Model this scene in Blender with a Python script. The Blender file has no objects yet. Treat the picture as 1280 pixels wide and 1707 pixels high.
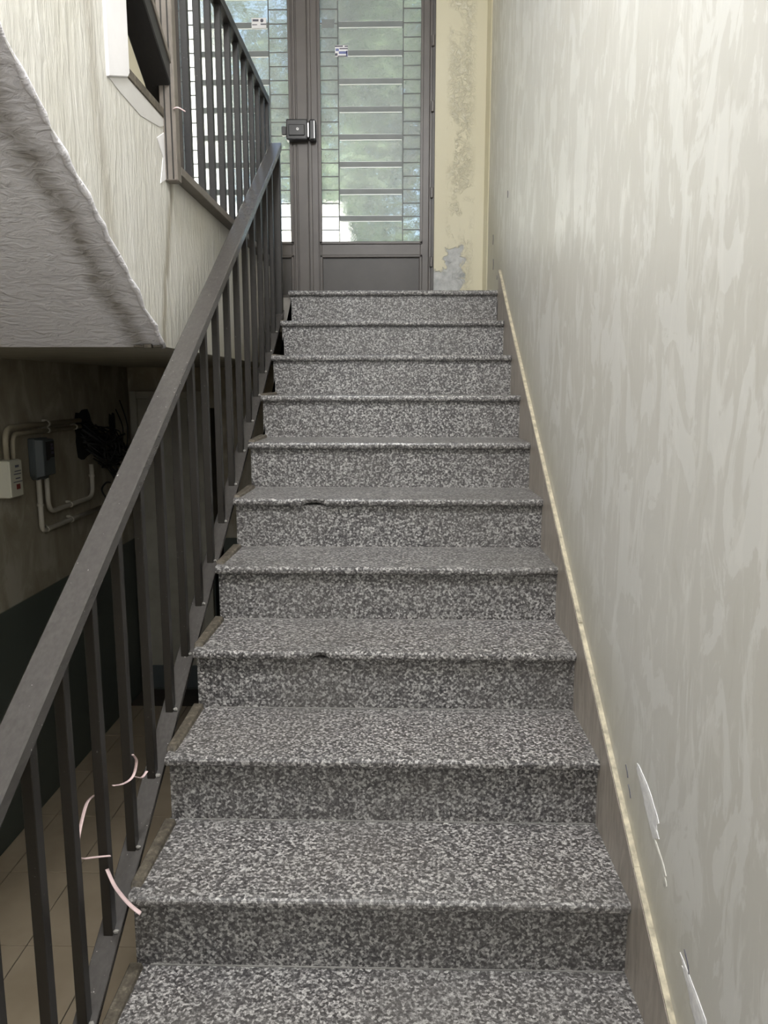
import bpy, bmesh, math, random
from mathutils import Vector
random.seed(7)
S = bpy.context.scene
C = S.collection
PI = math.pi

# ---------------------------------------------------------------- camera
cam = bpy.data.cameras.new('camera')
cam.sensor_fit = 'VERTICAL'; cam.sensor_height = 36.0; cam.sensor_width = 27.0
cam.lens = 36.0 * 1282.0 / 1707.0
cam.clip_start = 0.05
co = bpy.data.objects.new('camera', cam); C.objects.link(co)
co.location = (-0.47647, -3.96385, -0.47836)
co.rotation_euler = (PI / 2 - 0.16056, 0.0, 0.02276)
S.camera = co

# ---------------------------------------------------------------- sky, sun, lamps, exposure
w = bpy.data.worlds.new('sky'); S.world = w; w.use_nodes = True
nt = w.node_tree; bg = nt.nodes['Background']
sky = nt.nodes.new('ShaderNodeTexSky'); sky.sky_type = 'NISHITA'
sky.sun_disc = False; sky.sun_elevation = math.radians(55); sky.sun_rotation = math.radians(200)
sky.air_density = .8; sky.dust_density = 7.0
nt.links.new(sky.outputs[0], bg.inputs[0]); bg.inputs[1].default_value = 0.7

sl = bpy.data.lights.new('sun', 'SUN'); sl.energy = 7.0; sl.angle = math.radians(1.0); sl.color = (1, .96, .9)
so = bpy.data.objects.new('sun', sl); C.objects.link(so)
so.rotation_euler = (math.radians(38), 0, math.radians(18))     # shines from behind the house onto the garden

def area(name, loc, rot, sx, sy, power, col):
    l = bpy.data.lights.new(name, 'AREA'); l.shape = 'RECTANGLE'; l.size = sx; l.size_y = sy
    l.energy = power; l.color = col
    o = bpy.data.objects.new(name, l); C.objects.link(o); o.location = loc; o.rotation_euler = rot
    return o
# added fill lights, unseen: a point over the flight, an area behind the viewer
gl = bpy.data.lights.new('overhead_fill_light', 'POINT'); gl.energy = 128; gl.shadow_soft_size = .18; gl.color = (.99, .99, 1.0)
go = bpy.data.objects.new('overhead_fill_light', gl); C.objects.link(go); go.location = (-0.74, -3.10, 1.70)
lob = area('rear_fill_light', (-1.0, -5.95, .45), (math.radians(86), 0, 0), 1.9, 2.4, 30, (.95, .97, 1.0))  # added fill area; the rear wall has no window

S.view_settings.view_transform = 'Standard'
S.view_settings.look = 'None'
S.view_settings.gamma = 1.0
S.view_settings.use_curve_mapping = False
S.view_settings.exposure = 0.50
S.cycles.caustics_refractive = False
S.cycles.caustics_reflective = False

# ---------------------------------------------------------------- constants
D, H = 0.28027, 0.17          # going and rise
SL = H / D
FZ = -2.38                    # floor of the lower hall
XL, XW = -2.12, 0.012         # left wall, right wall
YB = 0.68                     # wall with the street door
CE = 2.4
XU = -1.177                   # side face of the upper flight
PT = 0.1525                    # top of the raised platform by the door

# ---------------------------------------------------------------- material helpers
class NT:
    def __init__(s, name, rough=.6, spec=.5, metal=0.0):
        s.m = bpy.data.materials.new(name); s.m.use_nodes = True
        s.t = s.m.node_tree; s.b = s.t.nodes['Principled BSDF']
        s.b.inputs['Roughness'].default_value = rough
        s.b.inputs['Specular IOR Level'].default_value = spec
        s.b.inputs['Metallic'].default_value = metal
        s.pos = s.n('ShaderNodeNewGeometry').outputs['Position']
    def n(s, t, **k):
        x = s.t.nodes.new(t)
        for a, v in k.items(): setattr(x, a, v)
        return x
    def set(s, sock, v):
        if isinstance(v, bpy.types.NodeSocket): s.t.links.new(v, sock)
        else: sock.default_value = v
    def map(s, scale=(1, 1, 1), rot=(0, 0, 0), loc=(0, 0, 0)):
        x = s.n('ShaderNodeMapping'); s.t.links.new(s.pos, x.inputs[0])
        x.inputs['Scale'].default_value = scale; x.inputs['Rotation'].default_value = rot; x.inputs['Location'].default_value = loc
        return x.outputs[0]
    def noise(s, vec, scale=5, detail=4, rough=.5, dist=0):
        x = s.n('ShaderNodeTexNoise'); s.t.links.new(vec, x.inputs['Vector'])
        x.inputs['Scale'].default_value = scale; x.inputs['Detail'].default_value = detail
        x.inputs['Roughness'].default_value = rough; x.inputs['Distortion'].default_value = dist
        return x.outputs[0]
    def vor(s, vec, scale, feature='F1', out=0):
        x = s.n('ShaderNodeTexVoronoi', feature=feature); s.t.links.new(vec, x.inputs['Vector'])
        x.inputs['Scale'].default_value = scale
        return x.outputs[out]
    def ramp(s, fac, stops, interp='LINEAR'):
        x = s.n('ShaderNodeValToRGB'); s.t.links.new(fac, x.inputs[0]); r = x.color_ramp; r.interpolation = interp
        while len(r.elements) < len(stops): r.elements.new(.5)
        for e, (p, c) in zip(r.elements, stops):
            e.position = p; e.color = (c, c, c, 1) if isinstance(c, (int, float)) else (*c, 1)
        return x.outputs[0]
    def mix(s, fac, a, b, mode='MIX'):
        x = s.n('ShaderNodeMix', data_type='RGBA', blend_type=mode)
        s.set(x.inputs[0], fac)
        for i, v in ((6, a), (7, b)):
            s.set(x.inputs[i], (*v, 1) if isinstance(v, tuple) else v)
        return x.outputs[2]
    def math(s, op, a, b=0.0, clamp=False):
        x = s.n('ShaderNodeMath', operation=op, use_clamp=clamp); s.set(x.inputs[0], a); s.set(x.inputs[1], b)
        return x.outputs[0]
    def axis(s, i):
        x = s.n('ShaderNodeSeparateXYZ'); s.t.links.new(s.pos, x.inputs[0]); return x.outputs[i]
    def rng(s, v, a, b, c=0.0, d=1.0):
        x = s.n('ShaderNodeMapRange'); s.set(x.inputs[0], v)
        for i, q in enumerate((a, b, c, d)): x.inputs[i + 1].default_value = q
        return x.outputs[0]
    def col(s, v): s.set(s.b.inputs['Base Color'], (*v, 1) if isinstance(v, tuple) else v)
    def rough(s, v): s.set(s.b.inputs['Roughness'], v)
    def bump(s, h, strength=.3, dist=.01):
        x = s.n('ShaderNodeBump'); x.inputs['Strength'].default_value = strength; x.inputs['Distance'].default_value = dist
        s.t.links.new(h, x.inputs['Height']); s.t.links.new(x.outputs[0], s.b.inputs['Normal'])

def m_granite():
    k = NT('speckled_granite', .33, .5)
    v = k.map()
    a0 = k.noise(v, 150, 3, .65, .2)
    cell = k.n('ShaderNodeSeparateColor'); k.t.links.new(k.vor(k.map(scale=(1, 1, 1)), 175, 'F1', 1), cell.inputs[0])
    a = k.math('ADD', k.math('MULTIPLY', a0, .72), k.math('MULTIPLY', cell.outputs[0], .28))
    f = k.noise(k.map(loc=(3, 1, 7)), 210, 2, .6, .5)
    big = k.noise(v, 2.2, 3, .6)
    c = k.ramp(a, [(.30, (.034, .033, .035)), (.42, (.085, .081, .082)), (.50, (.15, .145, .145)), (.58, (.33, .323, .315)), (.70, (.62, .61, .595))])
    c = k.mix(k.ramp(f, [(.62, 0.0), (.70, .7)]), c, (.035, .032, .034))
    c = k.mix(k.ramp(big, [(.40, 0.0), (.70, .40)]), c, (.15, .14, .128))
    k.col(c)
    k.rough(k.ramp(big, [(.3, .28), (.7, .48)]))
    return k.m
def m_marble():
    k = NT('brown_marble', .35, .5)
    v = k.map(scale=(1, 3.2, .75), rot=(.55, 0, 0))
    a = k.noise(v, 9, 5, .6, 1.3)
    b = k.noise(k.map(scale=(1, 2.2, .5), rot=(.75, 0, 0)), 24, 4, .6, 2.0)
    c = k.ramp(a, [(.3, (.28, .245, .21)), (.5, (.37, .33, .285)), (.7, (.47, .425, .37))])
    c = k.mix(k.ramp(b, [(.60, 0.0), (.67, .55)]), c, (.50, .44, .38))
    k.col(c); return k.m
def m_strip():
    k = NT('end_strip_stone', .55, .4)
    a = k.noise(k.map(scale=(1, 1, 1)), 60, 4, .7)
    k.col(k.ramp(a, [(.3, (.05, .043, .034)), (.55, (.12, .104, .08)), (.75, (.26, .23, .185))])); return k.m
def m_wall_right():
    k = NT('streaked_plaster', .42, .45)
    v = k.map(scale=(1, 1, .28))
    a = k.noise(v, 26, 5, .62, .7)
    b = k.noise(k.map(scale=(1, 1, .45), loc=(2, 5, 1)), 9, 5, .6, 1.0)
    g = k.noise(k.map(), 1.1, 2, .5)
    base = k.mix(k.ramp(g, [(.35, 0.0), (.65, 1.0)]), (.68, .67, .62), (.73, .725, .69))
    c = k.mix(k.ramp(b, [(.525, 0.0), (.555, .7)]), base, (.83, .83, .80))
    c = k.mix(k.ramp(a, [(.53, 0.0), (.62, .45)]), c, (.86, .855, .82))
    c = k.mix(k.ramp(a, [(.28, .55), (.40, 0.0)]), c, (.62, .605, .545))
    # greenish grime along the foot of the wall, following the skirting
    foot = k.math('SUBTRACT', k.axis(2), k.math('MULTIPLY', k.axis(1), SL))
    gr = k.math('MULTIPLY', k.rng(foot, .08, .34, 1.0, 0.0), k.ramp(b, [(.35, .35), (.65, .75)]))
    c = k.mix(gr, c, (.50, .465, .34))
    k.col(c)
    k.bump(k.mix(.45, a, b), .22, .006)
    k.rough(k.ramp(b, [(.4, .5), (.62, .34)]))
    return k.m
def m_yellow():
    k = NT('yellow_wall_paint', .5, .4)
    X, Z = k.axis(0), k.axis(2)
    n = k.noise(k.map(), 34, 4, .65, 1.4)
    big = k.noise(k.map(scale=(1, 1, .6)), 6, 3, .6, .4)
    xm = k.math('MULTIPLY', k.rng(X, -.235, -.19), k.rng(X, -.06, -.11))
    msk = k.math('MULTIPLY', xm, k.ramp(big, [(.43, 0.0), (.50, 1.0)]))
    fl = k.math('MULTIPLY', msk, k.ramp(n, [(.45, 0.0), (.62, 1.0)]))
    c = k.mix(k.ramp(k.noise(k.map(), 1.6, 3), [(.35, 0.0), (.65, 1.0)]), (.66, .615, .45), (.70, .66, .50))
    c = k.mix(k.math('MULTIPLY', fl, .7), c, (.78, .75, .62))
    # bare plaster where the paint has fallen off, low beside the door
    wob = k.math('MULTIPLY', k.math('SUBTRACT', k.noise(k.map(), 17, 4, .6, .5), .5), .16)
    d1 = k.math('ADD', k.math('SUBTRACT', .10, k.math('ABSOLUTE', k.math('ADD', X, .265))), wob)
    e1 = k.math('ADD', k.math('SUBTRACT', .21, Z), wob)
    d2 = k.math('ADD', k.math('SUBTRACT', .055, k.math('ABSOLUTE', k.math('ADD', X, .175))), wob)
    e2 = k.math('ADD', k.math('SUBTRACT', .33, Z), wob)
    bare = k.math('MAXIMUM', k.math('MINIMUM', d1, e1), k.math('MINIMUM', d2, e2))
    bm = k.ramp(bare, [(.0, 0.0), (.012, 1.0)])
    pl = k.ramp(k.noise(k.map(), 30, 5, .6), [(.3, (.36, .37, .37)), (.7, (.62, .63, .62))])
    c = k.mix(bm, c, pl)
    k.col(c)
    k.bump(k.math('SUBTRACT', fl, k.math('MULTIPLY', bm, .8)), .65, .008)
    return k.m
def m_stucco(name, c0, c1, scale, strength, stain, axis_rot=(0, 0, 0)):
    k = NT(name, .6, .35)
    a = k.noise(k.map(scale=scale, rot=axis_rot), 34, 4, .6, .8)
    g = k.noise(k.map(scale=(1, 1.2, .5)), 3.0, 3, .6)
    c = k.mix(k.ramp(g, [(.35, 0.0), (.65, 1.0)]), c0, c1)
    c = k.mix(k.math('MULTIPLY', k.ramp(a, [(.30, .5), (.48, 0.0)]), 1.0), c, stain)
    k.col(c); k.bump(a, strength, .008)
    return k.m
def m_side():
    """cream stucco of the upper flight with its two dark seams"""
    k = NT('cream_stucco', .55, .35)
    a = k.noise(k.map(scale=(1, 1, .22)), 42, 4, .6, .6)
    Y, Z = k.axis(1), k.axis(2)
    g = k.noise(k.map(scale=(1, 1, .5)), 3.0, 3, .6)
    c = k.mix(k.ramp(g, [(.35, 0.0), (.65, 1.0)]), (.54, .525, .465), (.60, .59, .55))
    wob = k.math('MULTIPLY', k.math('SUBTRACT', k.noise(k.map(), 7, 3), .5), .05)
    def seam(y0, tilt, wdt, s):
        d = k.math('ABSOLUTE', k.math('ADD', k.math('ADD', k.math('SUBTRACT', Y, y0), k.math('MULTIPLY', Z, tilt)), wob))
        return k.rng(d, wdt * .25, wdt, s, 0.0)
    st = k.math('MAXIMUM', seam(-1.565, -.31, .03, .7), seam(-2.065, .13, .05, .40))
    c = k.mix(st, c, (.24, .21, .15))
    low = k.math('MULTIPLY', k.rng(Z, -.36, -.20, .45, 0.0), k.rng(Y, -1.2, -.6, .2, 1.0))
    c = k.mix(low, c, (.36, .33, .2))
    c = k.mix(k.ramp(a, [(.60, 0.0), (.70, .5)]), c, (.74, .73, .70))
    k.col(c); k.bump(a, .6, .012)
    return k.m
def m_soffit():
    k = NT('grey_soffit_stucco', .5, .4)
    a = k.noise(k.map(scale=(.55, 1, 1.3)), 38, 4, .6, 1.0)
    X = k.axis(0)
    c = k.mix(k.ramp(k.noise(k.map(), 2.5, 3), [(.35, 0.0), (.65, 1.0)]), (.80, .785, .835), (.86, .85, .895))
    wob = k.math('MULTIPLY', k.math('SUBTRACT', k.noise(k.map(), 9, 4), .5), .09)
    d = k.math('ABSOLUTE', k.math('ADD', k.math('ADD', X, 1.255), wob))
    st = k.math('MULTIPLY', k.rng(d, .008, .05, .8, 0.0), k.ramp(a, [(.35, 1.0), (.65, .5)]))
    c = k.mix(st, c, (.20, .175, .14))
    k.col(c); k.bump(a, .65, .012)
    return k.m
def m_paint(name, c, rough=.5, var=.25, spec=.5, scale=8, metal=0.0):
    k = NT(name, rough, spec, metal)
    a = k.noise(k.map(), scale, 4, .6)
    lo = tuple(x * (1 - var) for x in c); hi = tuple(min(1, x * (1 + var)) for x in c)
    k.col(k.ramp(a, [(.3, lo), (.7, hi)])); return k.m
def m_rail(name, c, rough, scr=.5):
    k = NT(name, rough, .5)
    a = k.noise(k.map(rot=(-.545, 0, 0), scale=(3, .35, 3)), 40, 4, .6)
    d = k.noise(k.map(), 120, 2, .5)
    lo = tuple(x * .88 for x in c); hi = tuple(x * 1.14 for x in c)
    q = k.ramp(a, [(.3, lo), (.7, hi)])
    q = k.mix(k.ramp(d, [(.73, 0.0), (.77, scr)]), q, (.5, .48, .45))
    k.col(q); return k.m
def m_left_wall():
    k = NT('stained_hall_plaster', .6, .35)
    Z = k.axis(2)
    a = k.noise(k.map(scale=(1, 1, .6)), 7, 5, .62, .8)
    c = k.ramp(a, [(.35, (.30, .265, .195)), (.52, (.37, .335, .255)), (.62, (.45, .42, .345))])
    dado = k.rng(Z, -1.398, -1.392, 1.0, 0.0)
    g = k.mix(k.noise(k.map(), 5, 3), (.075, .088, .076), (.095, .108, .094))
    k.col(k.mix(dado, c, g)); k.bump(a, .15, .005)
    return k.m
def m_tile():
    k = NT('tan_floor_tile', .35, .5)
    a = k.noise(k.map(), 3.0, 4, .6)
    k.col(k.ramp(a, [(.35, (.29, .235, .165)), (.65, (.37, .305, .22))])); return k.m
def m_glass():
    k = NT('rippled_door_glass', .05, .5)
    t = k.t
    for n in list(t.nodes):
        if n.type == 'BSDF_PRINCIPLED': t.nodes.remove(n)
    out = [n for n in t.nodes if n.type == 'OUTPUT_MATERIAL'][0]
    a = k.noise(k.map(scale=(1, 1, 1)), 30, 3, .6, 1.2)
    bp = k.n('ShaderNodeBump'); bp.inputs['Strength'].default_value = .5; bp.inputs['Distance'].default_value = .0035
    t.links.new(a, bp.inputs['Height'])
    re = k.n('ShaderNodeBsdfRefraction'); re.inputs['IOR'].default_value = 1.18; re.inputs['Roughness'].default_value = .02
    re.inputs['Color'].default_value = (.90, .95, .92, 1); t.links.new(bp.outputs[0], re.inputs['Normal'])
    tr = k.n('ShaderNodeBsdfTransparent'); tr.inputs[0].default_value = (.90, .95, .93, 1)
    tl = k.n('ShaderNodeBsdfTranslucent'); tl.inputs[0].default_value = (.85, .90, .88, 1)
    gl = k.n('ShaderNodeBsdfGlossy'); gl.inputs['Roughness'].default_value = .3; t.links.new(bp.outputs[0], gl.inputs['Normal'])
    def mx(f, x, y):
        m = k.n('ShaderNodeMixShader'); m.inputs[0].default_value = f
        t.links.new(x.outputs[0], m.inputs[1]); t.links.new(y.outputs[0], m.inputs[2]); return m
    o = mx(.015, mx(.09, mx(.6, tr, re), tl), gl)
    t.links.new(o.outputs[0], out.inputs[0])
    return k.m

M = dict(
    granite=m_granite(), marble=m_marble(), strip=m_strip(), wall=m_wall_right(), yellow=m_yellow(),
    side=m_side(), soffit=m_soffit(), left=m_left_wall(), tile=m_tile(), glass=m_glass(),
    grout=m_paint('dark_grout', (.045, .037, .028), .8),
    string=m_paint('dark_green_grey_paint', (.075, .075, .062), .6),
    concrete=m_paint('grey_concrete', (.30, .28, .25), .8),
    lip=m_paint('pale_skirting_edge', (.52, .475, .36), .6, .35, scale=45),
    joint=m_paint('pale_joint_grout', (.27, .262, .25), .7),
    slabunder=m_paint('grey_slab_underside', (.36, .345, .29), .7, .12),
    white=m_paint('white_smooth_plaster', (.78, .77, .78), .5, .04),
    greypatch=m_paint('grey_smooth_patch', (.55, .54, .52), .55, .05),
    ceiling=m_paint('white_ceiling_paint', (.78, .77, .74), .7, .04),
    rear=m_paint('pale_hall_paint', (.70, .68, .62), .7, .05),
    iron=m_rail('dark_brown_iron', (.018, .0155, .013), .42, .2),
    railtop=m_rail('worn_handrail_paint', (.075, .070, .066), .27, .8),
    upiron=m_rail('dark_iron_upper', (.02, .0195, .02), .5, .2),
    post=m_paint('brown_grey_post_paint', (.155, .135, .115), .5, .15, scale=20),
    door=m_paint('brown_grey_door_metal', (.105, .093, .086), .38, .12, scale=6),
    doorlow=m_paint('dark_door_panel_metal', (.062, .056, .052), .42, .12, scale=6),
    lock=m_paint('dark_lock_metal', (.03, .031, .034), .35, .2),
    chrome=m_paint('worn_steel', (.55, .55, .55), .3, .1, metal=1.0),
    bar=m_paint('grey_grille_paint', (.19, .21, .21), .5, .1),
    rod=m_paint('thin_lead_line', (.11, .12, .118), .5, .1),
    rim=m_paint('white_glass_rim', (.78, .82, .80), .3, .03),
    sticker=m_paint('white_sticker_paper', (.86, .86, .88), .5, .02),
    ink=m_paint('grey_print', (.10, .10, .13), .5, .1),
    blueink=m_paint('blue_print', (.16, .19, .42), .5, .1),
    cream=m_paint('cream_box_plastic', (.60, .585, .48), .45, .03),
    meter=m_paint('blue_grey_box_plastic', (.070, .082, .084), .5, .08),
    window=m_paint('black_meter_window', (.008, .007, .011), .15, .1),
    label=m_paint('purple_meter_label', (.05, .04, .075), .4, .2),
    red=m_paint('dark_red_print', (.20, .03, .02), .5, .1),
    pipe=m_paint('pale_conduit_plastic', (.46, .43, .36), .5, .06),
    pipew=m_paint('wall_painted_conduit', (.34, .30, .215), .55, .08),
    cable=m_paint('black_cable_rubber', (.008, .008, .008), .5, .2),
    void=m_paint('recess_shade_black', (.006, .006, .005), .9, .2),  # near-black stands in for the unlit inside of holes and recesses
    door2=m_paint('grey_utility_door_paint', (.30, .285, .235), .6, .12),
    ribbon=m_paint('pink_white_plastic', (.78, .60, .60), .35, .12, scale=60),
    weld=m_paint('pale_weld_primer', (.30, .29, .27), .5, .2, scale=90),
    chipped=m_paint('bare_white_plaster', (.90, .90, .92), .8, .12, scale=90),
    leaf=m_paint('green_leaves', (.05, .075, .032), .5, .5, scale=3),
    bark=m_paint('brown_bark', (.12, .085, .06), .9, .3),
    house=m_paint('white_house_render', (.82, .81, .78), .8, .04),
    pave=m_paint('pale_paving', (.55, .53, .49), .8, .12),
)

# ---------------------------------------------------------------- mesh helpers
def link(name, me, mat, parent=None):
    o = bpy.data.objects.new(name, me); C.objects.link(o)
    if mat is not None and not me.materials: me.materials.append(M[mat] if isinstance(mat, str) else mat)
    if parent is not None: o.parent = parent
    return o
def done(name, bm, mat, parent=None, smooth=False, bevel=0.0, seg=1):
    if bevel > 0:
        bmesh.ops.bevel(bm, geom=bm.edges[:], offset=bevel, segments=seg, affect='EDGES', profile=.6)
    bmesh.ops.recalc_face_normals(bm, faces=bm.faces[:])
    me = bpy.data.meshes.new(name); bm.to_mesh(me); bm.free()
    if smooth:
        for p in me.polygons: p.use_smooth = True
    return link(name, me, mat, parent)
def hexa(bm, v):
    q = [bm.verts.new(p) for p in v]
    for f in ((0, 1, 2, 3), (7, 6, 5, 4), (0, 4, 5, 1), (1, 5, 6, 2), (2, 6, 7, 3), (3, 7, 4, 0)):
        bm.faces.new([q[i] for i in f])
def bx(bm, x0, x1, y0, y1, z0, z1):
    hexa(bm, [(x0, y0, z0), (x1, y0, z0), (x1, y1, z0), (x0, y1, z0), (x0, y0, z1), (x1, y0, z1), (x1, y1, z1), (x0, y1, z1)])
def box(name, x0, x1, y0, y1, z0, z1, mat, parent=None, bevel=0.0, seg=1):
    bm = bmesh.new(); bx(bm, x0, x1, y0, y1, z0, z1); return done(name, bm, mat, parent, bevel=bevel, seg=seg)
def slope_bar(name, x0, x1, y0, y1, zt0, zt1, th, mat, parent, bevel=.002):
    """bar running in y whose top goes from zt0 at y0 to zt1 at y1"""
    bm = bmesh.new()
    hexa(bm, [(x0, y0, zt0 - th), (x1, y0, zt0 - th), (x1, y1, zt1 - th), (x0, y1, zt1 - th),
              (x0, y0, zt0), (x1, y0, zt0), (x1, y1, zt1), (x0, y1, zt1)])
    return done(name, bm, mat, parent, bevel=bevel)
def prism(name, pts, axis, a0, a1, mat, parent=None, bevel=0.0):
    """polygon of (u,v) extruded along axis; x-axis: (y,z); y-axis: (x,z); z-axis: (x,y)"""
    bm = bmesh.new()
    def P(u, v, a): return (a, u, v) if axis == 'x' else ((u, a, v) if axis == 'y' else (u, v, a))
    A = [bm.verts.new(P(u, v, a0)) for u, v in pts]; B = [bm.verts.new(P(u, v, a1)) for u, v in pts]
    bm.faces.new(A); bm.faces.new(B[::-1])
    n = len(pts)
    for i in range(n): bm.faces.new((A[i], B[i], B[(i + 1) % n], A[(i + 1) % n]))
    return done(name, bm, mat, parent, bevel=bevel)
def tube_bm(bm, pts, r, n=10, cap=True, flat=None):
    pts = [Vector(p) for p in pts]; rings = []
    up = Vector((0.123, .3, 1)).normalized(); prev = None
    for i, p in enumerate(pts):
        t = (pts[min(i + 1, len(pts) - 1)] - pts[max(i - 1, 0)]).normalized()
        if prev is None: a = t.cross(up).normalized()
        else: a = (prev - t * prev.dot(t)).normalized()
        prev = a; b = t.cross(a)
        rr = r[i] if isinstance(r, (list, tuple)) else r
        rb = rr if flat is None else rr * flat
        rings.append([bm.verts.new(p + a * (rr * math.cos(2 * PI * j / n)) + b * (rb * math.sin(2 * PI * j / n))) for j in range(n)])
    for i in range(len(rings) - 1):
        for j in range(n):
            bm.faces.new((rings[i][j], rings[i][(j + 1) % n], rings[i + 1][(j + 1) % n], rings[i + 1][j]))
    if cap: bm.faces.new(rings[0][::-1]); bm.faces.new(rings[-1])
def smooth_path(pts, k=6):
    p = [Vector(q) for q in pts]; out = []
    for i in range(len(p) - 1):
        a, b, c, d = p[max(i - 1, 0)], p[i], p[i + 1], p[min(i + 2, len(p) - 1)]
        for j in range(k):
            t = j / k
            out.append(.5 * ((2 * b) + (c - a) * t + (2 * a - 5 * b + 4 * c - d) * t * t + (3 * b - a - 3 * c + d) * t ** 3))
    out.append(p[-1]); return out
def tube(name, pts, r, mat, parent=None, n=10, sm=True, k=6, flat=None):
    bm = bmesh.new(); tube_bm(bm, smooth_path(pts, k) if k else pts, r, n, True, flat)
    return done(name, bm, mat, parent, smooth=sm)
def elbow_path(pts, rad, k=5):
    """polyline with rounded corners"""
    p = [Vector(q) for q in pts]; out = [p[0]]
    for i in range(1, len(p) - 1):
        a = (p[i - 1] - p[i]).normalized(); b = (p[i + 1] - p[i]).normalized()
        s, e = p[i] + a * rad, p[i] + b * rad
        for j in range(k + 1):
            t = j / k; out.append((1 - t) ** 2 * s + 2 * t * (1 - t) * p[i] + t * t * e)
    out.append(p[-1]); return out
def empty(name, loc=(0, 0, 0)):
    o = bpy.data.objects.new(name, None); C.objects.link(o); o.location = loc; o.empty_display_size = .05
    return o
def st(o, label=None):
    o['kind'] = 'structure'
    if label: o['label'] = label
    return o
def tag(o, label, cat, group=None):
    o['label'] = label; o['category'] = cat
    if group: o['group'] = group
    return o

# ================================================================ THE SETTING
# right wall
wr = box('wall_right', XW, XW + .15, -6.15, YB + .15, FZ - .1, CE, 'wall')
st(wr, 'beige streaked plaster wall along the right of the stairs'); wr['category'] = 'wall'
# damage in the plaster of the right wall: shallow bare gouges
def gouge(pts, parent, nm, mat='chipped'):
    bm = bmesh.new(); n = len(pts)
    cy = sum(p[0] for p in pts) / n; cz = sum(p[1] for p in pts) / n
    o = [bm.verts.new((XW - .0012, y, z)) for y, z in pts]
    i = [bm.verts.new((XW - .0022, cy + (y - cy) * .6, cz + (z - cz) * .75)) for y, z in pts]
    for q in range(n): bm.faces.new((o[q], o[(q + 1) % n], i[(q + 1) % n], i[q]))
    bm.faces.new(i)
    b = [bm.verts.new((XW + .004, y, z)) for y, z in pts]
    for q in range(n): bm.faces.new((o[q], b[q], b[(q + 1) % n], o[(q + 1) % n]))
    return done(nm, bm, mat, parent)
def blade(y0, z0, y1, z1, wd, n=9, seed=0):
    r = random.Random(seed); L, R = [], []
    for i in range(n + 1):
        t = i / n; y = y0 + (y1 - y0) * t; z = z0 + (z1 - z0) * t
        h = wd * (math.sin(PI * min(1, .12 + t * .9)) ** .8 + .03) * r.uniform(.75, 1.2)
        L.append((y - h * .5, z)); R.append((y + h * .5, z + h * .2))
    return L + R[::-1]
gouge(blade(-2.508, -1.252, -2.592, -1.338, .13, seed=3), wr, 'plaster_scar')
gouge(blade(-2.60, -1.335, -2.67, -1.385, .05, seed=5), wr, 'plaster_scar', 'wall')
gouge(blade(-2.80, -1.462, -2.92, -1.56, .14, seed=8), wr, 'plaster_scar')
tube('plaster_crack', [(XW, -2.770, -1.430), (XW, -2.790, -1.445), (XW, -2.798, -1.462), (XW, -2.806, -1.47)], .0016, 'ink', wr, 6)
for y, z in ((-2.395, -1.285), (-2.42, -1.318)):
    tube('plaster_crack', [(XW, y, z), (XW, y - .012, z - .008), (XW, y - .02, z - .02)], .0018, 'ink', wr, 6)
for y, z, l in ((.36, .33, .05), (.33, .20, .055), (.15, .09, .02), (-.2, .42, .03)):
    tube('plaster_crack', [(XW, y, z), (XW, y - .006, z - l * .5), (XW, y, z - l)], .0025, 'ink', wr, 6)

# wall with the street door (yellow), with the door opening and the under-landing door opening
wb = st(empty('wall_back', (0, YB, 0)), 'yellow painted end wall around the street door with peeling paint'); wb['category'] = 'wall'
DX0, DX1, DZ1 = -1.90, -0.295, 2.15
def wbpart(x0, x1, z0, z1, mat, nm='wall_panel', y1=YB + .14):
    o = box(nm, x0, x1, YB, y1, z0, z1, mat); o.parent = wb; o.matrix_parent_inverse = wb.matrix_basis.inverted(); o.location = (0, 0, 0)
    o.matrix_parent_inverse.translation = (0, -YB, 0); return o
wbpart(DX1, XW, 0.0, CE, 'yellow')
wbpart(XL - .15, DX0, 0.0, CE, 'yellow')
wbpart(DX0, DX1, DZ1, CE, 'yellow')
wbpart(XL - .15, -1.635, FZ - .1, 0.0, 'left')
wbpart(-1.635, -1.575, -.60, 0.0, 'left')
wbpart(-1.575, XW, FZ - .1, 0.0, 'left')
# closet behind the gap under the landing, its darkness painted black
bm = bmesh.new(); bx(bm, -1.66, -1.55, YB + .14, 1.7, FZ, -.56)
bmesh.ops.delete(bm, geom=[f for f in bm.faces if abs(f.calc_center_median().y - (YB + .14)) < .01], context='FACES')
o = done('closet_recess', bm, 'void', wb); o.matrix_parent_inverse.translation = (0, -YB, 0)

# pale plaster bead in the corner
tr = prism('trim_1', [(XW, YB), (XW - .022, YB), (XW - .02, YB - .012), (XW - .006, YB - .05), (XW, YB - .055)], 'z', 0, CE, 'yellow')
st(tr, 'yellow rounded plaster bead in the corner beside the door')

# left wall
wl = box('wall_left', XL - .15, XL, -6.15, YB + .15, FZ - .1, CE, 'left')
st(wl, 'stained plaster wall of the lower hall with a dark green painted dado'); wl['category'] = 'wall'
st(box('wall_rear', XL - .15, XW + .15, -6.15, -6.0, FZ - .1, CE, 'rear'), 'pale wall behind the viewer')
st(box('ceiling', XL - .15, XW + .15, -6.15, YB + .15, CE, CE + .15, 'ceiling'), 'white stairwell ceiling')

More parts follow.
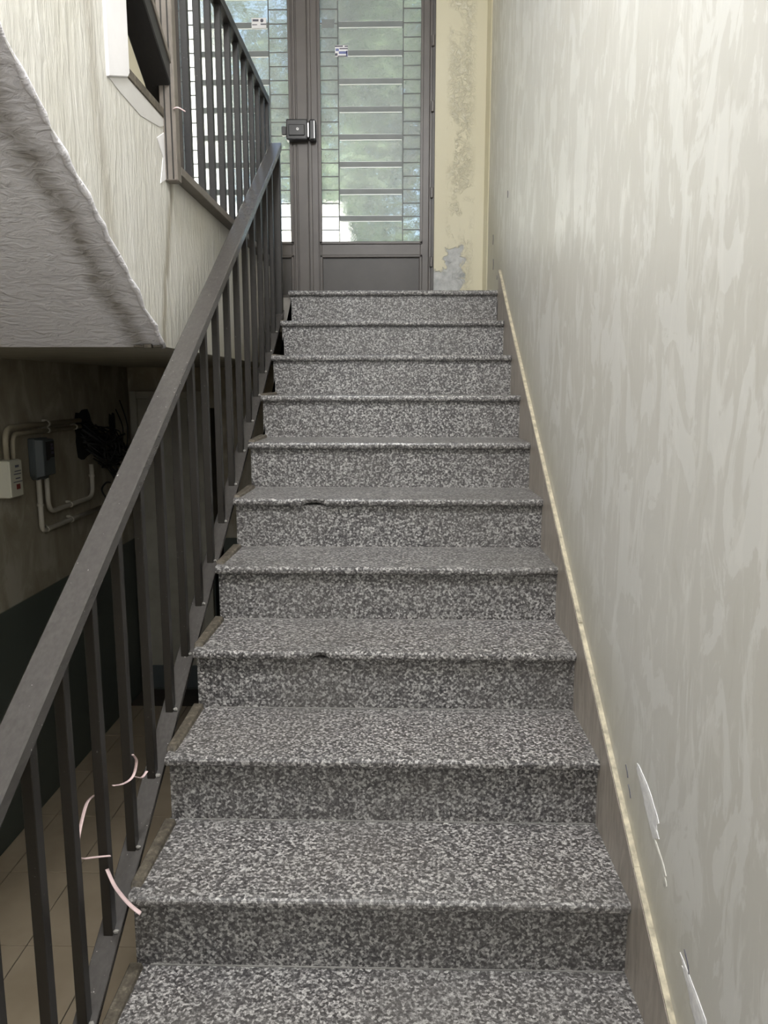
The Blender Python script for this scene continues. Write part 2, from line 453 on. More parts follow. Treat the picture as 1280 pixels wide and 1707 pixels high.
# floor of the lower hall with its tiles
fl = st(box('floor', XL - .15, XW + .15, -6.15, YB + .15, FZ - .12, FZ - .004, 'grout'), 'tan rectangular tiles on the lower hall floor')
TX, TY, G = .261, .404, .0035
tile_me = None
for i in range(5):
    for j in range(8):
        x0 = -1.764 - TX * 2 + TX * i; y0 = -1.61 - TY * 3 + TY * j
        xa, xb = max(x0, XL), min(x0 + TX, -1.0); ya, yb = y0, min(y0 + TY, YB)
        if xb - xa < .03 or yb - ya < .03: continue
        full = abs(xb - xa - TX) < 1e-4 and abs(yb - ya - TY) < 1e-4
        if full and tile_me is not None:
            o = link('floor_tile', tile_me, None, fl)
        else:
            bm = bmesh.new(); bx(bm, G / 2, xb - xa - G / 2, G / 2, yb - ya - G / 2, -.012, 0.0)
            o = done('floor_tile', bm, 'tile', fl, bevel=.001)
            if full: tile_me = o.data
        o.location = (xa, ya, FZ + random.uniform(0, .0006))

# plain lobby end of the floor, behind the viewer
box('floor_field', XL, XW, -6.0, -1.61 - TY * 3 - .002, FZ - .004, FZ, 'tile', fl)
# landing slab
ld = st(box('floor_landing', XU, 0.0, .040, YB, -.20, -.03, 'concrete'), 'granite entrance landing at the top of the stairs')
box('landing_paving', XU, 0.0, .30, YB, -.03, 0.0, 'granite', ld)

# ---------------------------------------------------------------- lower flight
sf = st(empty('staircase'), 'speckled grey granite stair flight rising to the street door'); sf['category'] = 'staircase'
NS = 14
TL, TR, TT, OV = -1.046, 0.0, .024, .021      # tread ends, thickness, overhang
pts = []
for i in range(NS):
    yr = -i * D + OV + .02
    pts += [(yr, -(i + 1) * H - TT), (yr, -i * H - TT)][::-1] if False else [(yr, -i * H - TT), (yr, -(i + 1) * H - TT)]
pts += [(-(NS - 1) * D + OV + .02, FZ), (-(NS - 1) * D + .35, FZ), (.036, -.45)]
prism('stair_body', pts, 'x', -1.034, 0.0, 'string', sf)

def tread(i, chips):
    """granite tread with a rounded nosing; chips = [(x, half width, depth)]"""
    yf, zt = -i * D, -i * H
    yb = yf + D + OV + .004 if i > 0 else .30
    xs = set([TL, TR, TL + .008, TR - .006])
    n = 24
    for q in range(n + 1): xs.add(TL + (TR - TL) * q / n)
    for x, hw, dp in chips:
        for q in range(-12, 13): xs.add(x + hw * q / 12)
    xs = sorted(xs)
    prof = [(yb, 0), (yf + .05, 0), (yf + .008, 0), (yf + .0028, -.0025), (yf + .0004, -.007), (yf, -.012), (yf + .0005, -.017), (yf + .004, -.0225), (yf + .009, -TT), (yf + .05, -TT), (yb, -TT)]
    bm = bmesh.new(); rings = []
    rnd = random.Random(i)
    for x in xs:
        r = []
        cut = 0
        for cx, hw, dp in chips:
            t = abs(x - cx) / hw
            if t < 1: cut = max(cut, dp * (1 - t ** 1.6) * rnd.uniform(.8, 1.0))
        e = 1.0 if TL + .004 < x < TR - .002 else 0.0
        for k, (y, z) in enumerate(prof):
            yy, zz = y, z
            if 2 <= k <= 8:
                if e == 0: yy += .003
                if cut:
                    # broken from below: the lower front edge is knocked back
                    low = (k - 2) / 6
                    yy += cut * (.25 + .75 * low); zz = z + cut * .55 * low * (1 if k > 3 else .3)
            r.append(bm.verts.new((x, yy, zt + zz)))
        rings.append(r)
    for a, b in zip(rings, rings[1:]):
        for k in range(len(prof)):
            kk = (k + 1) % len(prof)
            bm.faces.new((a[k], b[k], b[kk], a[kk]))
    bm.faces.new(rings[0]); bm.faces.new(rings[-1][::-1])
    o = done('tread', bm, 'granite', sf)
    return o
CH = {5: [(-.772, .042, .020), (-.60, .015, .004)], 7: [(-.698, .030, .020), (-.62, .02, .003)], 0: [(-.42, .06, .004), (-.95, .05, .005)], 4: [(-.52, .05, .004)], 6: [(-.03, .05, .007)]}
for i in range(NS):
    tread(i, CH.get(i, []))
    yr = -i * D + OV
    box('riser', -1.040, TR, yr, yr + .02, -(i + 1) * H, -i * H - TT + .001, 'granite', sf)
    if i < NS - 1:
        # pale cement joint where the riser meets the tread below, then the raised end strip
        if i > 2: box('cement_joint', -1.01, TR - .004, yr - .003, yr + .001, -(i + 1) * H - .001, -(i + 1) * H + .002, 'joint', sf)
        y0 = -(i + 1) * D
        bm = bmesh.new(); z = -(i + 1) * H
        rr = random.Random(i * 3 + 1); h = rr.uniform(.011, .015); yb = yr - rr.uniform(.006, .02)
        hexa(bm, [(-1.052, y0 + .035, z - .004), (-1.026, y0 + .03, z - .004), (-1.022, yb, z - .004), (-1.052, yb, z - .004),
                  (-1.052, y0 + .045, z + h * .6), (-1.030, y0 + .045, z + h * .55), (-1.026, yb, z + h), (-1.052, yb, z + h)])
        done('end_strip', bm, 'strip', sf, bevel=.0025)

# stepped marble skirting on the right, one slab per step, with its pale top edge
bb = st(empty('baseboard_right'), 'brown marble skirting slabs sloping along the right of the stairs'); bb['category'] = 'baseboard'
for i in range(NS):
    y1 = -i * D + .002 if i else -.004
    y0 = y1 - D + .0025
    zo = .080 + (.012 if i == 0 else 0)
    xq = 0.0
    pts = [(y0, y0 * SL + .080), (y1, y1 * SL + zo), (y1, y1 * SL - .22), (y0, y0 * SL - .22)]
    prism('skirting_slab', pts, 'x', -.0005, XW, 'marble', bb)
    rr = random.Random(i)
    t0, t1 = rr.uniform(.004, .007), rr.uniform(.004, .007)
    pts = [(y0 - .0025, (y0 - .0025) * SL + .081), (y1, y1 * SL + zo + .001), (y1, y1 * SL + zo + t1), (y0 - .0025, y0 * SL + .080 + t0)]
    prism('skirting_edge', pts, 'x', -.0005 + .001, XW + .002, 'lip', bb)
box('skirting_slab', -.0005, XW, -.004, YB - .04, -.05, .004, 'marble', bb)

# ---------------------------------------------------------------- upper flight, left
uf = st(empty('upper_staircase'), 'upper stair flight with cream stucco side and rough grey soffit'); uf['category'] = 'staircase'
YS, ZS = -1.655, -.360             # where the sloped soffit starts
US = .567
YE = -4.6
y1, y2, y3 = -1.522, -1.87, -2.16  # risers of the upper flight
zz = [PT, .322, .492]
prof = [(YB, ZS), (YB, PT), (y1, PT), (y1, zz[1]), (y2, zz[1]), (y2, zz[2])]
y, z = y2, zz[2]
while y - .28 > YE:
    y -= .28; prof.append((y, z)); z += .17; prof.append((y, z))
prof += [(YE, z), (YE, ZS + (YS - YE) * US), (YS, ZS)]
bm = bmesh.new()
A = [bm.verts.new((XU, a, b)) for a, b in prof]; B = [bm.verts.new((XL, a, b)) for a, b in prof]
n = len(prof)
fa = bm.faces.new(A); fb = bm.faces.new(B[::-1])
me_faces = []
for q in range(n): me_faces.append(bm.faces.new((A[q], B[q], B[(q + 1) % n], A[(q + 1) % n])))
me_faces[n - 2].material_index = 1     # sloped soffit
me_faces[n - 1].material_index = 2     # flat underside
for q in range(n - 2): me_faces[q].material_index = 3
bmesh.ops.recalc_face_normals(bm, faces=bm.faces[:])
me = bpy.data.meshes.new('stair_slab'); bm.to_mesh(me); bm.free()
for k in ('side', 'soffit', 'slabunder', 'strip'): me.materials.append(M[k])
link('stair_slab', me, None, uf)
# ragged plaster lip along the edge between soffit and side
bm = bmesh.new(); rr = random.Random(4); P = []
for q in range(70):
    t = q / 69; yy = YS - .0 - t * 1.9; zq = ZS + (YS - yy) * US
    P.append((XU - .002 + rr.uniform(-.004, .003), yy, zq + .004 + rr.uniform(-.003, .004)))
tube_bm(bm, P, [rr.uniform(.004, .009) for _ in P], 8)
done('plaster_lip', bm, 'soffit', uf, smooth=True)
# broken plaster at the low corner
rr = random.Random(9)
for q in range(14):
    x = XU - rr.uniform(0, .09); s = rr.uniform(.003, .008)
    bm = bmesh.new(); bx(bm, x - s * 1.6, x + s * 1.6, YS - .012 - rr.uniform(0, .02), YS - .002, ZS - s * .5, ZS + s)
    done('plaster_crumb', bm, 'strip', uf, bevel=.0012)
# smooth white plaster patches and one flat grey patch on the step ends
prism('plaster_patch', [(-2.02, .247), (-1.88, .297), (-1.868, .31), (-1.866, .70), (-2.02, .70)], 'x', XU - .01, XU + .006, 'white', uf, .003)
prism('plaster_patch', [(-2.005, .25), (-1.88, .297), (-1.525, .297), (-1.615, .262), (-1.78, .238), (-1.93, .243)], 'x', XU - .01, XU + .0015, 'greypatch', uf, .0006)
prism('plaster_patch', [(-1.645, .225), (-1.525, .285), (-1.525, .15), (-1.63, .105), (-1.595, .185)], 'x', XU - .01, XU + .0015, 'white', uf, .0006)
# marble end of the first upper tread
prism('tread_end', [(y1 + .006, zz[1] + .004), (y1 + .004, zz[1] - .022), (y2 - .0, zz[1] - .022), (y2, zz[1] + .004)], 'x', XU - .05, XU + .004, 'strip', uf, .002)

# ================================================================ STREET DOOR
dr = st(empty('door_1', (-1.15, YB, 0)), 'brown metal double street door with rippled glass and grille'); dr['category'] = 'door'
def dp(o, parent):
    o.parent = parent
    return o
def dbox(nm, x0, x1, y0, y1, z0, z1, mat, parent, bevel=.002):
    bm = bmesh.new(); bx(bm, x0 + 1.15, x1 + 1.15, y0 - YB, y1 - YB, z0, z1)
    return done(nm, bm, mat, parent, bevel=bevel)
def leaf(x0, x1, gx0, gx1, sticker):
    """one leaf: stiles, rails, mouldings, lower panel, glass and grille"""
    bm = bmesh.new(); o = 1.15
    ya, yb = .012, .052
    bx(bm, x0 + o, gx0 + o, ya, yb, .01, 2.12); bx(bm, gx1 + o, x1 + o, ya, yb, .01, 2.12)
    bx(bm, gx0 + o, gx1 + o, ya, yb, 2.02, 2.12); bx(bm, gx0 + o, gx1 + o, ya, yb, .275, .355); bx(bm, gx0 + o, gx1 + o, ya, yb, .01, .06)
    lf = done('door_leaf', bm, 'door', dr, bevel=.002)
    # mouldings round the glass
    for (a, b, c, d) in ((gx0 - .012, gx0 + .004, .345, 2.03), (gx1 - .004, gx1 + .012, .345, 2.03), (gx0 - .012, gx1 + .012, .343, .358), (gx0 - .012, gx1 + .012, 2.02, 2.032)):
        dbox('glazing_bead', a, b, YB + .004, YB + .02, c, d, 'door', lf)
    dbox('lower_panel', gx0 - .01, gx1 + .01, YB + .022, YB + .042, .04, .30, 'doorlow', lf)
    for (a, b, c, d) in ((gx0 - .012, gx0 + .006, .05, .285), (gx1 - .006, gx1 + .012, .05, .285), (gx0 - .012, gx1 + .012, .268, .284)):
        dbox('panel_moulding', a, b, YB + .006, YB + .024, c, d, 'door', lf, .004)
    dbox('glass_pane', gx0 - .002, gx1 + .002, YB + .026, YB + .032, .345, 2.03, 'glass', lf, 0)
    cx0, cx1 = gx0 + (gx1 - gx0) * .18, gx1 - (gx1 - gx0) * .18
    z = .488
    zs = []
    while z < 2.0: zs.append(z); z += .1475
    me1 = me2 = None
    for x in (cx0, cx1):
        dbox('grille_upright', x - .003, x + .003, YB + .019, YB + .025, .35, 2.03, 'rod', lf, 0)
    for z in zs:
        b = dbox('grille_bar', cx0 + .003, cx1 - .003, YB + .016, YB + .0255, z - .0135, z + .0135, 'bar', lf, .001)
        dbox('glass_rim', cx0 + .006, cx1 - .006, YB + .0185, YB + .0255, z - .018, z - .0138, 'rim', lf, 0)
        dbox('glass_rim', cx0 + .006, cx1 - .006, YB + .0215, YB + .0255, z + .0138, z + .0162, 'rim', lf, 0)
    z = .351 + .0735
    while z < 2.0:
        for a, b in ((gx0, cx0 - .003), (cx1 + .003, gx1)):
            dbox('grille_rod', a, b, YB + .020, YB + .0255, z - .0028, z + .0028, 'rod', lf, 0)
        z += .0735
    return lf
# outer frame and the fixed mullion
bm = bmesh.new()
bx(bm, DX0 + 1.15, -1.82 + 1.15, -.01, .075, 0, DZ1); bx(bm, -.325 + 1.15, DX1 + 1.15, .004, .075, 0, DZ1)
bx(bm, -1.82 + 1.15, -.325 + 1.15, .004, .075, 2.12, DZ1); bx(bm, -1.82 + 1.15, -.325 + 1.15, -.0, .07, -.002, .01)
done('door_frame', bm, 'door', dr, bevel=.003)
dbox('door_frame', -.312, DX1 + .001, YB - .006, YB + .03, 0, DZ1, 'doorlow', dr)
L2 = leaf(-1.82, -1.066, -1.735, -1.118, False)
L1 = leaf(-1.052, -.325, -.944, -.372, True)
# ribbed cover strips over the meeting stiles
for a, b, c in ((-1.10, -1.083, .006), (-1.076, -1.016, .010), (-1.014, -.994, .004), (-.962, -.952, .005)):
    dbox('cover_strip', a, b, YB + .012 - c, YB + .03, .01, 2.12, 'door', dr, .003)
for z in (.62, 1.08, 1.42, .24):
    dbox('hinge', -.318, -.300, YB - .018, YB, z - .03, z + .03, 'door', dr, .004)
# rim lock and its keeper
bm = bmesh.new(); bx(bm, -1.132 + 1.15, -1.012 + 1.15, -.052, .006, .898, 1.008)
lk = done('rim_lock', bm, 'lock', dr, bevel=.007, seg=2); lk['label'] = 'dark rim lock box with keyhole'
dbox('lock_plate', -1.118, -1.026, YB - .058, YB - .05, .918, .978, 'lock', lk, .004)
dbox('lock_snib', -1.158, -1.130, YB - .044, YB - .012, .925, .972, 'lock', lk, .004)
bm = bmesh.new(); tube_bm(bm, [(-1.066 + 1.15, -.0605, .952), (-1.066 + 1.15, -.056, .952)], .0065, 14)
done('keyhole_ring', bm, 'chrome', lk)
bm = bmesh.new(); tube_bm(bm, [(-1.066 + 1.15, -.0612, .952), (-1.066 + 1.15, -.058, .952)], .0035, 10)
done('keyhole', bm, 'void', lk)
dbox('latch_bolt', -1.012, -1.004, YB - .04, YB - .015, .915, .99, 'chrome', lk, .001)
kp = dbox('lock_keeper', -1.004, -.966, YB - .046, YB + .006, .897, 1.008, 'lock', dr, .008)
dbox('keeper_edge', -.976, -.970, YB - .049, YB - .03, .905, .998, 'chrome', kp, .001)
# little stickers on the panes
def stick(x0, x1, z0, z1, marks, parent):
    y = YB + .0130
    s = dbox('sticker', x0, x1, y, y + .0012, z0, z1, 'sticker', parent, 0)
    W, Hh = x1 - x0, z1 - z0
    for (a, b, c, d, m) in marks:
        dbox('sticker_print', x0 + W * a, x0 + W * b, y - .0008, y + .0004, z0 + Hh * c, z0 + Hh * d, m, s, 0)
    return s
stick(-.857, -.785, 1.352, 1.412, [(.0, .62, .84, .97, 'ink'), (.75, 1.0, .84, .95, 'ink'), (.05, .30, .48, .70, 'blueink'), (.35, 1.0, .64, .74, 'ink'), (.30, .96, .24, .46, 'blueink'), (.86, .98, .0, .5, 'blueink'), (.22, .96, .0, .09, 'ink'), (.0, .2, .08, .3, 'ink')], L1)
ls = stick(-1.322, -1.240, 1.503, 1.556, [(.08, .48, .66, .86, 'ink'), (.04, .38, .30, .38, 'ink'), (.62, 1.0, .32, .44, 'ink')], L2)
bm = bmesh.new(); tube_bm(bm, [(-1.322 + .058 + 1.15, .0118, 1.542), (-1.322 + .058 + 1.15, .014, 1.542)], .009, 16)
done('sticker_print', bm, 'ink', ls)
dbox('sticker', -.93, -.86, YB + .013, YB + .0142, 1.50, 1.545, 'bar', L1, 0)

# door under the landing
d2 = st(empty('door_2', (-1.85, YB, FZ)), 'plain grey utility door in the dark space under the landing'); d2['category'] = 'door'
def d2box(nm, x0, x1, y0, y1, z0, z1, mat, parent, bevel=.003):
    bm = bmesh.new(); bx(bm, x0 + 1.85, x1 + 1.85, y0 - YB, y1 - YB, z0 - FZ, z1 - FZ); return done(nm, bm, mat, parent, bevel=bevel)
d2box('door_leaf', -2.06, -1.70, YB - .03, YB - .002, FZ + .02, -.545, 'door2', d2)
for a, b, c, d in ((-2.10, -2.06, FZ, -.50), (-1.70, -1.64, FZ, -.50), (-2.06, -1.70, -.545, -.50)):
    d2box('door_frame', a, b, YB - .045, YB - .001, c, d, 'slabunder', d2)
d2box('kick_plate', -2.05, -1.71, YB - .036, YB - .03, FZ + .02, FZ + .17, 'meter', d2)
d2box('lock_slot', -1.735, -1.722, YB - .034, YB - .029, -1.40, -1.33, 'void', d2, 0)

# ================================================================ THINGS
# ---- stair railing
sr = tag(empty('stair_railing', (-1.09, -1.6, -1.0)), 'dark iron stair railing with a worn flat handrail sloping beside the granite steps', 'railing')
def at(o, base):
    """keep world coordinates although the parent empty stands at base"""
    o.location = tuple(-c for c in base); return o
SB = (-1.09, -1.6, -1.0)
YT, YBm = -.012, -3.35
at(slope_bar('handrail', -1.118, -1.062, YBm, YT, YBm * SL + .70, YT * SL + .70, .036, 'railtop', sr, .003), SB)
BR = -.088
at(slope_bar('bottom_rail', -1.113, -1.066, YBm, YT, YBm * SL + BR, YT * SL + BR, .018, 'railtop', sr, .0015), SB)
YP = [-2.945, -2.79, -2.655, -2.51, -2.355, -2.2, -2.035, -1.875, -1.71, -1.55, -1.385, -1.21, -1.035, -.86, -.695, -.53, -.37, -.21]
for q, yy in enumerate(YP):
    bm = bmesh.new(); a, b = yy - .0125, yy + .0125
    hexa(bm, [(-1.100, a, a * SL + BR - .004), (-1.080, a, a * SL + BR - .004), (-1.080, b, b * SL + BR - .004), (-1.100, b, b * SL + BR - .004),
              (-1.100, a, a * SL + .668), (-1.080, a, a * SL + .668), (-1.080, b, b * SL + .668), (-1.100, b, b * SL + .668)])
    at(done('baluster', bm, 'iron', sr, bevel=.0012), SB)
    # weld lump at the foot
    bm = bmesh.new(); rr = random.Random(q)
    bmesh.ops.create_icosphere(bm, subdivisions=1, radius=.007)
    for v in bm.verts: v.co *= rr.uniform(.7, 1.1); v.co.z *= .8
    bmesh.ops.translate(bm, verts=bm.verts[:], vec=(-1.075, a + .006, (a + .006) * SL + BR + .003))
    at(done('weld', bm, 'weld', sr), SB)
for yy in (-.028, -3.30):
    zb = -.10 if yy > -1 else -12 * H
    bm = bmesh.new(); bx(bm, -1.108, -1.070, yy - .018, yy + .018, yy * SL + BR - .06 if yy > -1 else -2.04, yy * SL + .672)
    at(done('post', bm, 'iron', sr, bevel=.002), SB)
# ---- level railing of the landing
lr = tag(empty('landing_railing', (-1.16, -.7, PT)), 'level dark iron railing on the cream platform in front of the glass door', 'railing')
LB = (-1.16, -.7, PT)
ZB0, ZB1, ZTOP = .150, .177, .945
at(box('bottom_rail', -1.183, -1.140, -1.535, .13, ZB0, ZB1, 'post', lr, .002), LB)
at(box('top_rail', -1.180, -1.140, -1.535, .135, ZTOP - .035, ZTOP, 'upiron', lr, .002), LB)
for yy in (-1.36, -1.20, -1.045, -.885, -.73, -.57, -.41, -.255, -.10, .03):
    at(box('baluster', -1.172, -1.150, yy - .0125, yy + .0125, ZB1 - .002, ZTOP - .03, 'upiron', lr, .0015), LB)
at(box('end_post', -1.178, -1.142, .10, .135, PT, ZTOP - .02, 'upiron', lr, .002), LB)
pp = at(box('newel_post', -1.186, -1.140, -1.578, -1.535, .125, 1.35, 'post', lr, .003), LB)
for x in (-1.170, -1.152):
    q = box('post_groove', x - .002, x + .002, -1.5795, -1.577, .13, 1.35, 'iron', pp)
q = box('bolt', -1.166, -1.154, -1.592, -1.575, .462, .492, 'chrome', pp, .002)
q = box('bolt', -1.164, -1.156, -1.590, -1.575, .440, .458, 'void', pp, .001)
# sloping rail of the upper flight, fixed to the newel
at(slope_bar('sloping_rail', -1.225, -1.150, -3.2, -1.575, .46 + 1.625 * SL, .46, .075, 'upiron', lr, .003), LB)
at(slope_bar('lit_rail_edge', -1.152, -1.146, -3.2, -1.575, .462 + 1.625 * SL, .462, .018, 'post', lr, .001), LB)  # paler strip paints the light caught along the rail's right edge
at(slope_bar('rail_foot', -1.225, -1.188, -1.58, -1.36, .46 + .005 * SL, .46 - .215 * SL, .075, 'upiron', lr, .002), LB)
tw = tube('wire_twist', [(-1.145, -1.58, .322), (-1.130, -1.583, .325), (-1.112, -1.57, .318)], .0018, 'ribbon', None, 6)
tag(tw, 'short white wire twist stuck out of the brown newel post', 'wire')

# ---- things on the left wall of the lower hall
# cream control box
cb = tag(empty('control_box', (XL, -.85, -.86)), 'cream plastic box with small dark print and red square on the hall wall', 'box')
def cbx(nm, y0, y1, z0, z1, x0, x1, mat, bev=0.0):
    bm = bmesh.new(); bx(bm, x0 - XL, x1 - XL, y0 + .85, y1 + .85, z0 + .86, z1 + .86); return done(nm, bm, mat, cb, bevel=bev)
BX1 = XL + .056
cbx('body', -.905, -.80, -.925, -.772, XL, BX1, 'cream', .004)
cbx('front_cover', -.902, -.803, -.922, -.775, BX1 - .002, BX1 + .005, 'cream', .002)
for z, a, b, h in ((-.798, .42, .74, .005), (-.818, .36, .90, .002), (-.830, .28, .90, .002), (-.848, .40, .80, .0025), (-.862, .20, .95, .0018)):
    cbx('print_line', -.90 + a * .097, -.90 + b * .097, z - h, z + h, BX1 + .0045, BX1 + .0056, 'ink')
cbx('red_square', -.858, -.828, -.893, -.872, BX1 + .0045, BX1 + .0058, 'red')
# blue-grey meter box
mb = tag(empty('meter_box', (XL, -.49, -.80)), 'blue-grey plastic meter box with a dark window above two pale pipes', 'meter box')
def mpr(nm, pts, x0, x1, mat, bev=0.0):
    o = prism(nm, [(a + .49, b + .80) for a, b in pts], 'x', x0 - XL, x1 - XL, mat, mb, bev); return o
yA, yB = -.618, -.482
mpr('back_plate', [(yA, -.70), (yB, -.703), (yB, -.865), (yB - .015, -.890), (yA + .015, -.886), (yA, -.865)], XL, XL + .03, 'meter', .004)
bm = bmesh.new()
o4 = [(yA + .004, -.704), (yB - .004, -.706), (yB - .004, -.876), (yA + .004, -.876)]
i4 = [(yA + .022, -.708), (yB - .006, -.710), (yB - .006, -.868), (yA + .022, -.868)]
V0 = [bm.verts.new((.028, a + .49, b + .80)) for a, b in o4]; V1 = [bm.verts.new((.060, a + .49, b + .80)) for a, b in i4]
bm.faces.new(V1); bm.faces.new(V0[::-1])
for q in range(4): bm.faces.new((V0[q], V0[(q + 1) % 4], V1[(q + 1) % 4], V1[q]))
done('cover', bm, 'meter', mb, bevel=.003)
mpr('viewing_window', [(-.572, -.718), (-.494, -.718), (-.494, -.790), (-.53, -.790), (-.555, -.800), (-.572, -.800)], XL + .0595, XL + .0615, 'window')
for z in (-.728, -.745, -.764): mpr('meter_label', [(-.527, z), (-.502, z), (-.502, z - .011), (-.527, z - .011)], XL + .0612, XL + .0622, 'label')
# pipes and conduits
def pipe(name, pts, r, mat, label, clips, rad=.05, group=None):
    e = tag(empty(name, pts[0]), label, 'pipe', group)
    b = Vector(pts[0])
    bm = bmesh.new(); tube_bm(bm, [Vector(p) - b for p in elbow_path(pts, rad)], r, 12); done('pipe_run', bm, mat, e, smooth=True)
    for c, ax in clips:
        c = Vector(c) - b; d = Vector((0, .006, 0)) if ax == 'y' else Vector((0, 0, .006))
        bm = bmesh.new(); tube_bm(bm, [c - d, c + d], r * 1.28, 12); done('pipe_clip', bm, 'pipe', e)
        bm = bmesh.new()
        if ax == 'y': bx(bm, XL - b.x, c.x, c.y - .006, c.y + .006, c.z + r * .8, c.z + r * 1.7)
        else: bx(bm, XL - b.x, c.x, c.y + r * .8, c.y + r * 1.7, c.z - .006, c.z + .006)
        done('clip_tab', bm, 'pipe', e)
    return e
px = XL + .022
pipe('conduit', [(px, -.582, -.885), (px, -.582, -1.120), (px + .0, -.30, -1.118), (px, .10, -1.118)], .0115, 'pipe',
     'pale pipe dropping furthest below the grey meter box, then turning along the wall', [((px, -.582, -1.00), 'z'), ((px, -.535, -1.118), 'y'), ((px, -.27, -1.118), 'y')], .035)
pipe('conduit', [(px, -.505, -.887), (px, -.505, -1.045), (px, .01, -1.045), (px, .01, -.875)], .0115, 'pipe',
     'pale pipe looping from the grey meter box up to the black cable hole', [((px, -.27, -1.045), 'y'), ((px, .01, -.935), 'z')], .06)
pipe('conduit', [(px, -.845, -.773), (px, -.845, -.642), (px, -.10, -.642)], .0115, 'pipew',
     'upper wall-coloured conduit curving from the cream box to the cable hole', [((px, -.46, -.642), 'y')], .06)
pipe('conduit', [(px, -.79, -.805), (px, -.79, -.672), (px, -.10, -.672)], .0105, 'pipew',
     'lower wall-coloured conduit curving from the cream box to the cable hole', [((px, -.46, -.672), 'y'), ((px, -.16, -.672), 'y')], .045)
# two broken holes in the wall (flat ragged black shapes painting their dark insides) as parts of the wall
def hole(cy, cz, hw, hh, seed, nm):
    rr = random.Random(seed); bm = bmesh.new(); n = 22; R1 = []; R2 = []
    for q in range(n):
        a = 2 * PI * q / n; s = rr.uniform(.82, 1.08)
        ca, sa = math.cos(a), math.sin(a)
        k = 1 / max(abs(ca), abs(sa)) ** .7
        R1.append(bm.verts.new((XL + .002, cy + hw * ca * k * s * .85, cz + hh * sa * k * s * .85)))
        R2.append(bm.verts.new((XL + .0006, cy + hw * ca * k * s * .92, cz + hh * sa * k * s * .92)))
    bm.faces.new(R1)
    for q in range(n): bm.faces.new((R1[q], R2[q], R2[(q + 1) % n], R1[(q + 1) % n]))
    return done(nm, bm, 'void', wl)
hole(.0, -.715, .135, .135, 2, 'broken_hole'); hole(.39, -.70, .055, .085, 5, 'broken_hole')
# tangled cables: every cable a part of one bundle
cbn = tag(empty('cable_bundle', (XL, .12, -.80)), 'black tangle of cables hanging out of the broken hole in the hall wall', 'cables')
rr = random.Random(21)
for q in range(60):
    y0 = rr.uniform(-.06, .14); z0 = rr.uniform(-.80, -.66)
    y1_ = rr.uniform(.18, .52); z1_ = rr.uniform(-.92, -.80)
    mids = [(XL + rr.uniform(.03, .10), y0 + (y1_ - y0) * t + rr.uniform(-.05, .05), z0 + (z1_ - z0) * t + rr.uniform(-.07, .04)) for t in (.25, .5, .75)]
    P = [(XL + .005, y0, z0)] + mids + [(XL + .012, y1_, z1_)]
    bm = bmesh.new(); tube_bm(bm, [Vector(p) - Vector((XL, .12, -.80)) for p in smooth_path(P, 5)], rr.uniform(.003, .009), 6)
    done('cable', bm, 'cable', cbn, smooth=True)
for q in range(8):
    y0 = rr.uniform(.02, .2); z0 = rr.uniform(-.88, -.80)
    P = [(XL + .02, y0, z0), (XL + .05, y0 + .10, z0 - .06), (XL + .03, y0 + .25, z0 - .14), (XL + .02, y0 + .32, z0 - .22)]
    bm = bmesh.new(); tube_bm(bm, [Vector(p) - Vector((XL, .12, -.80)) for p in smooth_path(P, 6)], rr.uniform(.002, .004), 6)
    done('cable', bm, 'cable', cbn, smooth=True)
for y0, y1_, z0, z1_ in ((.43, .46, -.60, -.82), (.50, .54, -.55, -.85)):
    bm = bmesh.new(); tube_bm(bm, [Vector(p) - Vector((XL, .12, -.80)) for p in smooth_path([(XL + .01, y0, z0), (XL + .03, (y0 + y1_) / 2 + .03, (z0 + z1_) / 2), (XL + .02, y1_, z1_)], 6)], .0035, 6)
    done('cable', bm, 'cable', cbn, smooth=True)
lw = tube('cable_loop', [(XL + .06, .13, -1.15), (XL + .06, .12, -1.09), (XL + .05, .06, -1.02), (XL + .04, .15, -.99), (XL + .03, .24, -1.0)], .005, 'cable', None, 6)
tag(lw, 'thin black loop of cable low on the wall beside the handrail', 'cable')

# ---- plastic ribbon tied to a baluster, two pieces
RB = (-1.09, -2.5, -1.4)
rb = tag(empty('plastic_ribbon', RB), 'thin pink and white plastic ribbon looped round two balusters', 'ribbon')
def rib(nm, P, r):
    bm = bmesh.new(); tube_bm(bm, [Vector(p) - Vector(RB) for p in smooth_path(P, 6)], r, 8, True, .35); return done(nm, bm, 'ribbon', rb, smooth=True)
rib('ribbon_loop', [(-1.070, -2.535, -1.425), (-1.090, -2.56, -1.412), (-1.100, -2.595, -1.392), (-1.102, -2.607, -1.375), (-1.102, -2.600, -1.340), (-1.110, -2.54, -1.31), (-1.115, -2.49, -1.318)], .0042)
rib('ribbon_tail', [(-1.075, -2.485, -1.298), (-1.070, -2.44, -1.318), (-1.066, -2.395, -1.325), (-1.064, -2.375, -1.300), (-1.062, -2.40, -1.272)], .0034)
rib('ribbon_tail', [(-1.066, -2.395, -1.325), (-1.060, -2.360, -1.347), (-1.056, -2.335, -1.345)], .0034)
rib('ribbon_end', [(-1.078, -2.535, -1.455), (-1.059, -2.55, -1.480), (-1.042, -2.552, -1.505), (-1.025, -2.552, -1.526), (-1.007, -2.552, -1.542)], .0055)

# ---- added cord and holder above the frame, dressing the fill light
cl = tag(empty('added_pendant', (-.74, -3.10, 1.97)), 'added cord and lamp holder, out of view, hung above the overhead fill light', 'lamp')
bm = bmesh.new(); tube_bm(bm, [(0, 0, 0), (0, 0, CE - 1.97)], .006, 8); done('cord', bm, 'cable', cl)
bm = bmesh.new(); tube_bm(bm, [(0, 0, -.05), (0, 0, .0)], .045, 16); done('lamp_holder', bm, 'white', cl)

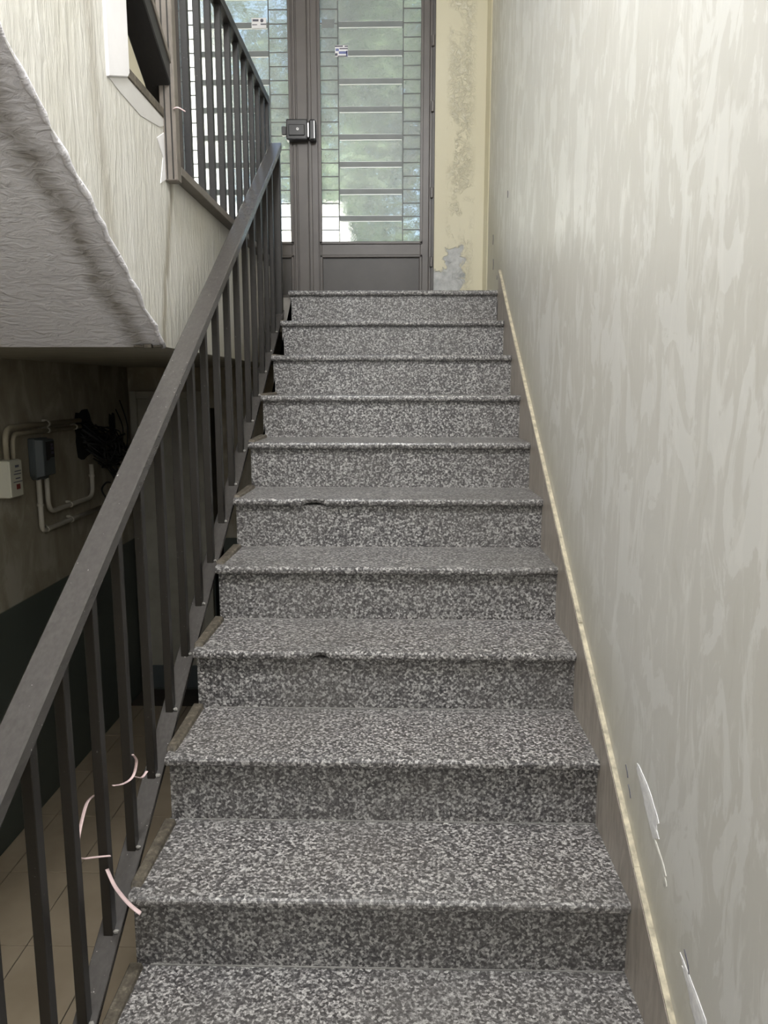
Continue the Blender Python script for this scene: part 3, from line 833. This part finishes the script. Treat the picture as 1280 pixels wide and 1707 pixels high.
# ================================================================ OUTSIDE
st(box('ground', -14, 12, YB + .15, 26, -.25, -.06, 'pave'), 'pale paving outside the street door')
gw = tag(box('garden_wall', -5.2, -1.05, 4.4, 4.6, -.06, 1.28, 'house', None, .02), 'low white sunlit garden wall outside the street door', 'wall')
hs = tag(empty('house', (-5.0, 6.2, -.06)), 'white house seen through the left glass of the street door', 'building')
bm = bmesh.new(); bx(bm, -2.0, 2.0, 0, 1.7, 0, 4.3); done('facade', bm, 'house', hs)
bm = bmesh.new(); bx(bm, -2.1, 2.1, -.1, 1.75, 4.3, 4.5); done('roof', bm, 'concrete', hs)
for x in (-1.1, .75):
    for z in (1.1, 2.9):
        bm = bmesh.new(); bx(bm, x - .4, x + .4, -.03, .05, z, z + 1.0); done('window', bm, 'rod', hs)
def tree(name, x, y, h, r, seed, label):
    rr = random.Random(seed)
    e = tag(empty(name, (x, y, -.06)), label, 'tree', 'trees outside the street door')
    bm = bmesh.new(); P = [(0, 0, 0), (rr.uniform(-.1, .1), 0, h * .3), (rr.uniform(-.2, .2), rr.uniform(-.1, .1), h * .6), (rr.uniform(-.3, .3), 0, h * .9)]
    tube_bm(bm, smooth_path(P, 4), [.13 - .1 * i / 12 for i in range(13)], 8); done('trunk', bm, 'bark', e, smooth=True)
    vs, fs = [], []
    blobs = [(rr.uniform(-r, r) * .75, rr.uniform(-r, r) * .5, h * rr.uniform(.2, 1.0), rr.uniform(.32, .52) * r) for _ in range(30)]
    for _ in range(12000):
        b = rr.choice(blobs)
        d = Vector((rr.gauss(0, 1), rr.gauss(0, 1), rr.gauss(0, 1))).normalized() * b[3] * rr.uniform(.5, 1.05)
        p = Vector(b[:3]) + d; s = rr.uniform(.07, .15)
        u = Vector((rr.gauss(0, 1), rr.gauss(0, 1), rr.gauss(0, .6))).normalized(); v = u.orthogonal().normalized()
        i = len(vs); vs += [p - u * s, p + v * s * .42, p + u * s, p - v * s * .42]; fs.append((i, i + 1, i + 2, i + 3))
    me = bpy.data.meshes.new('foliage'); me.from_pydata([tuple(v) for v in vs], [], fs); o = link('foliage', me, 'leaf', e); o['kind'] = 'stuff'
tree('tree', -.1, 5.6, 5.2, 1.5, 1, 'leafy green tree straight behind the right glass of the door')
tree('tree', -2.2, 9.6, 7.0, 1.8, 2, 'leafy green tree between the white house and the middle stile of the door')
tree('tree', 2.0, 9.6, 7.0, 2.0, 3, 'leafy green tree furthest right outside the door')
